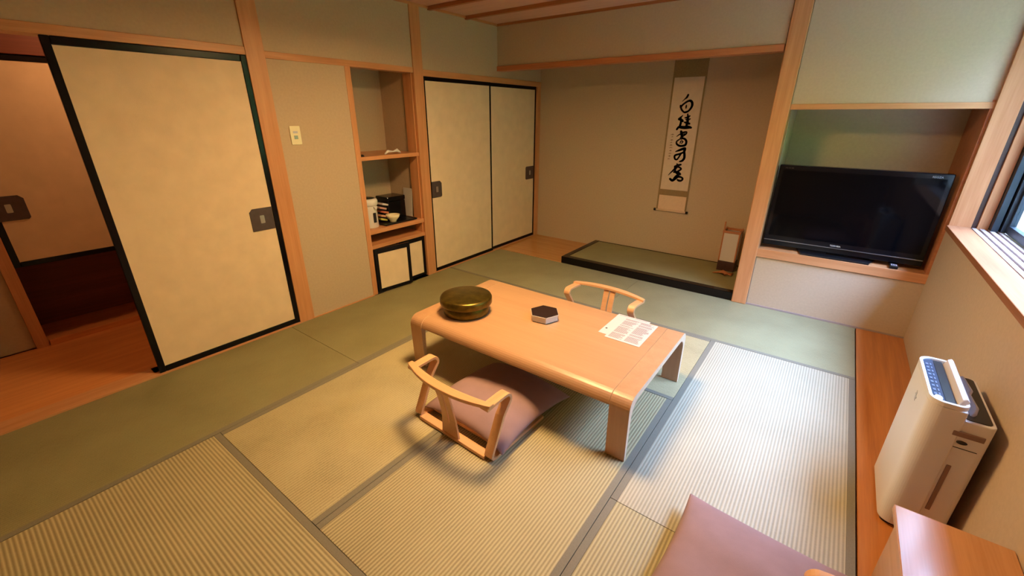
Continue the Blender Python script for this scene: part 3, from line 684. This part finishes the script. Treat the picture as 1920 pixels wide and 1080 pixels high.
# ================================================================== LEGLESS ARMCHAIRS
def make_zaisu(label):
    r = thing('legless_armchair', label, 'chair', (0, 0, 0), 0, None)
    hw = .262
    for sx in (-1, 1):
        x = sx*hw
        path = [(x, -.004, .322), (x, .05, .327), (x, .115, .330)]
        for i in range(1, 8):                       # front bend
            a = math.pi/2 - (math.pi*.60)*i/7
            path.append((x, .135+.030*math.cos(a)*1.0, .300+.030*math.sin(a)))
        path += [(x, .110, .220), (x, .065, .120), (x, .030, .046), (x, .024, .028), (x, .032, .0145), (x, .052, .0095), (x, .10, .0092), (x, .45, .0092)]
        b = B(); b.ribbon(path, (1, 0, 0), .050, .0165); obj('arm_frame', b, 'chairy', r, .002, local=True)
    # curved back rail with small pointed tips
    path = []; tp = []
    for i in range(25):
        u = -1+2*i/24; x = u*.292
        path.append((x, .018-.052*(1-u*u), .337+.004*(1-u*u)))
        tp.append((.62+.55*(1-abs(u)**3)+(.0 if abs(u) < .9 else .1), 1))
    b = B(); b.ribbon(path, (0, 1, 0), .042, .019, taper=tp); obj('back_rail', b, 'chair', r, .003, local=True)
    # splat: shaped board with a slot, slightly curved
    b = B(); rows = 12
    def half(s):
        prev = None
        for i in range(rows+1):
            t = i/rows; z = .014+t*.318
            y_ = .020-.050*t+.012*math.sin(t*math.pi)
            wo = .062-.010*math.sin(t*math.pi*.9)-.010*t; wi = .0045 if t > .28 else .0
            q = [b.bm.verts.new((s*wi, y_-.006, z)), b.bm.verts.new((s*wo, y_-.006, z)), b.bm.verts.new((s*wo, y_+.006, z)), b.bm.verts.new((s*wi, y_+.006, z))]
            if prev:
                for k in range(4): b.bm.faces.new((prev[k], prev[(k+1) % 4], q[(k+1) % 4], q[k]))
            else: b.bm.faces.new(q)
            prev = q
        b.bm.faces.new(prev[::-1])
    half(-1); half(1); obj('back_splat', b, 'chair', r, .002, local=True)
    b = B(); b.prism([(.008, .002), (.060, .002), (.060, .016), (.008, .022)], 'x', -hw+.02, hw-.02); obj('rear_bar', b, 'chair', r, .003, local=True)
    b = B(); b.box(-.235, .235, .10, .60, .022, .034); b.box(-.24, .24, .10, .13, .012, .022); obj('seat_board', b, 'chair', r, .004, local=True)
    return r
def make_cushion(label, group=None, droop=-.034):
    b = B(); n = 30; hx_, hy_ = .300, .312; grid = {}
    for side in (1, -1):
        for i in range(n+1):
            for j in range(n+1):
                u = -1+2*i/n; v = -1+2*j/n
                if side < 0 and (i in (0, n) or j in (0, n)): grid[(side, i, j)] = grid[(1, i, j)]; continue
                x = hx_*u*(1-.06*(1-v*v)); y_ = hy_*v*(1-.06*(1-u*u))
                h = ((1-abs(u)**2.6)*(1-abs(v)**2.6))**.55
                z = side*(.078 if side > 0 else .028)*h
                z += .006*math.sin(3*u+2*v)*h + .004*math.sin(9*v+2*u)*h + droop*(abs(u*v)**2.2)
                grid[(side, i, j)] = b.bm.verts.new((x, y_, z+.030))
    for side in (1, -1):
        for i in range(n):
            for j in range(n):
                q = [grid[(side, i, j)], grid[(side, i+1, j)], grid[(side, i+1, j+1)], grid[(side, i, j+1)]]
                if side < 0: q = q[::-1]
                try: b.bm.faces.new(q)
                except ValueError: pass
    o = obj('floor_cushion', b, 'mauve', None, smooth=True, subsurf=1)
    return tag(o, label, 'cushion', group)
c1 = make_zaisu('blond bentwood legless armchair at the near long side of the low table')
c2 = copy_tree(c1); c2['label'] = 'blond bentwood legless armchair behind the low table, only its arms and back showing'
c3 = copy_tree(c1); c3['label'] = 'legless armchair at the lower right corner, only one wooden arm tip showing on the cushion'
c1.location = (1.911, -1.945, 0); c1.rotation_euler.z = math.radians(-2.5)
c2.location = (2.030, -.330, 0); c2.rotation_euler.z = math.radians(180-3)
c3.location = (3.625, -2.21, 0); c3.rotation_euler.z = math.radians(90+8)
k1 = make_cushion('mauve floor cushion on the near legless armchair, half under the low table')
k2 = k1.copy(); C.objects.link(k2); k2['label'] = 'mauve floor cushion on the far legless armchair behind the low table'
k3 = make_cushion('big mauve floor cushion at the bottom edge, front right in the room', None, .014)
for k in (k1, k2, k3): k['group'] = 'mauve floor cushions'
for k in (c1, c2, c3): k['group'] = 'legless bentwood armchairs'
k1.location = (1.955, -1.580, .036); k1.rotation_euler.z = math.radians(-3)
k2.location = (2.02, -.70, .034); k2.rotation_euler.z = math.radians(176)
k3.location = (3.305, -1.945, .038); k3.rotation_euler.z = math.radians(-3)

# ================================================================== AIR PURIFIER
M['icon'] = plain('icon_print', (0.10, 0.13, 0.20), 0.4)
def purifier():
    x0, xm, x1, y0, y1 = 3.678, 3.772, 3.868, -1.228, -.838
    r = thing('air_purifier', 'white air purifier with a blue control panel against the right wall', 'air purifier', ((x0+x1)/2, (y0+y1)/2, .003))
    zb = .018
    b = B()
    # front shell: rounded front corners, slightly bowed
    b.prism(rrect(x0, xm+.012, y0, y1, .05, 10, (.006, .045, .045, .006)), 'z', zb, .600, smooth=False); obj('front_shell', b, 'white', r, .004)
    b = B(); b.prism(rrect(xm-.004, x1, y0+.004, y1-.004, .02, 8, (.022, .004, .004, .022)), 'z', zb, .565); obj('rear_shell', b, 'white', r, .006)
    b = B(); b.prism(rrect(x0+.012, x1-.01, y0+.016, y1-.016, .02), 'z', .003, zb); obj('base', b, 'black', r)
    # raised head rim around the control panel
    outer = rrect(x0, xm+.014, y0, y1, .05, 10, (.030, .045, .045, .030)); inner = rrect(x0+.010, xm+.004, y0+.012, y1-.012, .04, 10, (.020, .036, .036, .020))
    b = B(); n = len(outer)
    lo = [b.bm.verts.new((*p, .600)) for p in outer]; hi = [b.bm.verts.new((*p, .618)) for p in outer]
    ih = [b.bm.verts.new((*p, .618)) for p in inner]; il = [b.bm.verts.new((*p, .600)) for p in inner]
    for i in range(n):
        j = (i+1) % n
        for q in ((lo[i], lo[j], hi[j], hi[i]), (hi[i], hi[j], ih[j], ih[i]), (ih[i], ih[j], il[j], il[i])): b.bm.faces.new(q)
    obj('head_rim', b, 'white', r, .002)
    b = B(); b.prism(rrect(x0+.011, x0+.046, y0+.014, y1-.014, .03, 8, (.004, .03, .03, .004)), 'z', .600, .611); cp = obj('control_panel', b, 'panel', r, .001)
    b = B()
    for i in range(9):
        yy = y0+.060+i*.032
        b.box(x0+.018, x0+.026, yy, yy+.014, .611, .6125); b.box(x0+.031, x0+.036, yy, yy+.018, .611, .6125)
    obj('panel_icons', b, 'icon', cp)
    b = B(); b.lathe([(0, .6135), (.011, .6130), (.012, .611)], x0+.028, y0+.042, 24, ry=1.5); obj('power_button', b, 'white', cp)
    b = B(); b.box(x0+.044, x0+.074, y0+.022, y1-.016, .585, .6115); obj('air_outlet', b, 'black', r, .002)
    b = B(); b.prism([(x0+.076, .600), (x0+.102, .600), (x0+.106, .628), (x0+.096, .638), (x0+.086, .630)], 'y', y0+.030, y1-.018)
    obj('outlet_flap', b, 'white', r, .004)
    # rear top: dark well, lavender lid with handle notch
    b = B(); b.prism(rrect(xm+.014, x1-.010, y0+.018, y1-.016, .016, 8), 'z', .562, .5675); obj('rear_well', b, 'black', r)
    b = B(); b.prism([(y0+.045, 0), (y1-.03, 0), (y1-.04, .032), (y0+.22, .040), (y0+.20, .030), (y0+.09, .036), (y0+.055, .022)], 'x', 0, .012)
    b.xf(Matrix.Translation((xm+.026, 0, .562)) @ Matrix.Rotation(math.radians(38), 4, 'Y')); obj('tank_lid', b, 'lav', r, .005)
    # side details on the near side (y = y0)
    b = B(); b.box(x0+.088, x1-.018, y0-.001, y0+.008, .500, .522); obj('grip_recess', b, 'grip', r, .003)
    b = B(); b.lathe([(0, 0), (.014, .0), (.015, .002)], 0, 0, 20, ry=.5); b.xf(Matrix.Translation((x0+.122, y0+.0035, .478)) @ Matrix.Rotation(math.radians(90), 4, 'X')); obj('latch', b, 'black', r)
    b = B(); b.box(x0+.060, x1-.022, y0+.0025, y0+.006, .452, .4545); obj('tank_seam', b, 'black', r)
    b = B(); b.box(x0+.112, x0+.126, y0+.001, y0+.006, .150, .372); obj('water_window', b, 'grip', r, .004)
    b = B()
    b.prism([(-1.065, .520), (-1.030, .524), (-1.030, .530), (-1.065, .526)], 'x', x0-.0012, x0+.001); b.prism([(-1.056, .505), (-1.038, .507), (-1.038, .545), (-1.050, .54)], 'x', x0-.0010, x0+.001)
    obj('front_emblem', b, 'pullin', r)
M['grip'] = plain('purifier_recess', (0.22, 0.13, 0.10), 0.5)
purifier()

# ================================================================== LOW CABINET, lower right
r = thing('low_cabinet', 'small low wooden cabinet with a glossy top in the lower right corner', 'cabinet', (3.76, -1.73, .003))
b = B(); b.box(3.640, 3.902, -1.88, -1.585, .003, .345); obj('body', b, 'cabtop', r, .003)
b = B(); b.box(3.624, 3.902, -1.90, -1.560, .345, .368); obj('top_board', b, 'cabtop', r, .003)

# ================================================================== LAMPS
M['lampglow'] = emit('ceiling_lamp_glow', (1.0, 0.64, 0.27), LAMP)
r = thing('ceiling_lamp', 'square wooden ceiling lamp hanging above the low table', 'lamp', (1.85, -1.30, CZ))
b = B(); b.box(1.57, 2.13, -1.58, -1.55, 2.300, CZ); b.box(1.57, 2.13, -1.05, -1.02, 2.300, CZ); b.box(1.57, 1.60, -1.55, -1.05, 2.300, CZ); b.box(2.10, 2.13, -1.55, -1.05, 2.300, CZ)
obj('frame', b, 'px', r, .002)
b = B(); b.box(1.602, 2.098, -1.548, -1.052, 2.350, 2.365); obj('diffuser', b, 'lampglow', r)

# ================================================================== ENTRANCE HALL beyond the sliding doors
HX = -1.115
b = B(); b.box(HX-.02, -.12, -4.6, -1.6, -.05, .002); b.box(HX-.5, HX, -4.6, -1.6, -.05, .01); struct('floor_hall', b, 'hall', 0)
b = B(); b.box(HX-.02, HX+.03, -2.985, -1.6, .0, .045); trim(b, 'hall')
b = B()
b.box(HX-.05, HX, -4.6, -3.05, 0, 2.5); b.box(HX-.05, HX, -4.6, -1.6, 2.10, 2.5)
b.box(HX-.5, -.1, -1.66, -1.6, 0, 2.5); b.box(HX-.05, -.1, -4.62, -4.57, 0, 2.5)
struct('wall_hall', b, 'wall')
b = B(); b.box(HX-.05, -.1, -4.6, -1.6, 2.30, 2.34); struct('ceiling_hall', b, 'ceil')
b = B(); b.box(HX-.05, HX+.02, -3.055, -2.990, 0, 2.3); trim(b, 'pz')
b = B(); b.box(HX-.04, HX+.015, -4.6, -1.6, 1.915, 2.25); trim(b, 'recess')
b = B(); b.box(HX-.50, HX-.46, -2.99, -1.6, 0, .62); b.box(HX-.5, HX-.05, -2.99, -1.6, .58, .60); struct('wall_recess', b, 'recess')
fusuma('door_4', -2.990, -1.92, .590, 1.912, HX, .036, .036, (-2.982, -2.815, .905, 1.065, 'R'))
M['hallglow'] = emit('hall_lamp_glow', (1.0, 0.50, 0.20), HALL_LAMP)
r = thing('hall_lamp', 'round warm downlight in the ceiling of the entrance hall', 'lamp', (-.60, -2.25, 2.30))
b = B(); b.lathe([(.09, 2.285), (.11, 2.285), (.11, 2.30), (.09, 2.30)], -.60, -2.25, 32); obj('ring', b, 'white', r)
b = B(); b.lathe([(0, 2.288), (.088, 2.288), (.088, 2.299), (0, 2.299)], -.60, -2.25, 32); obj('bulb_cover', b, 'hallglow', r)
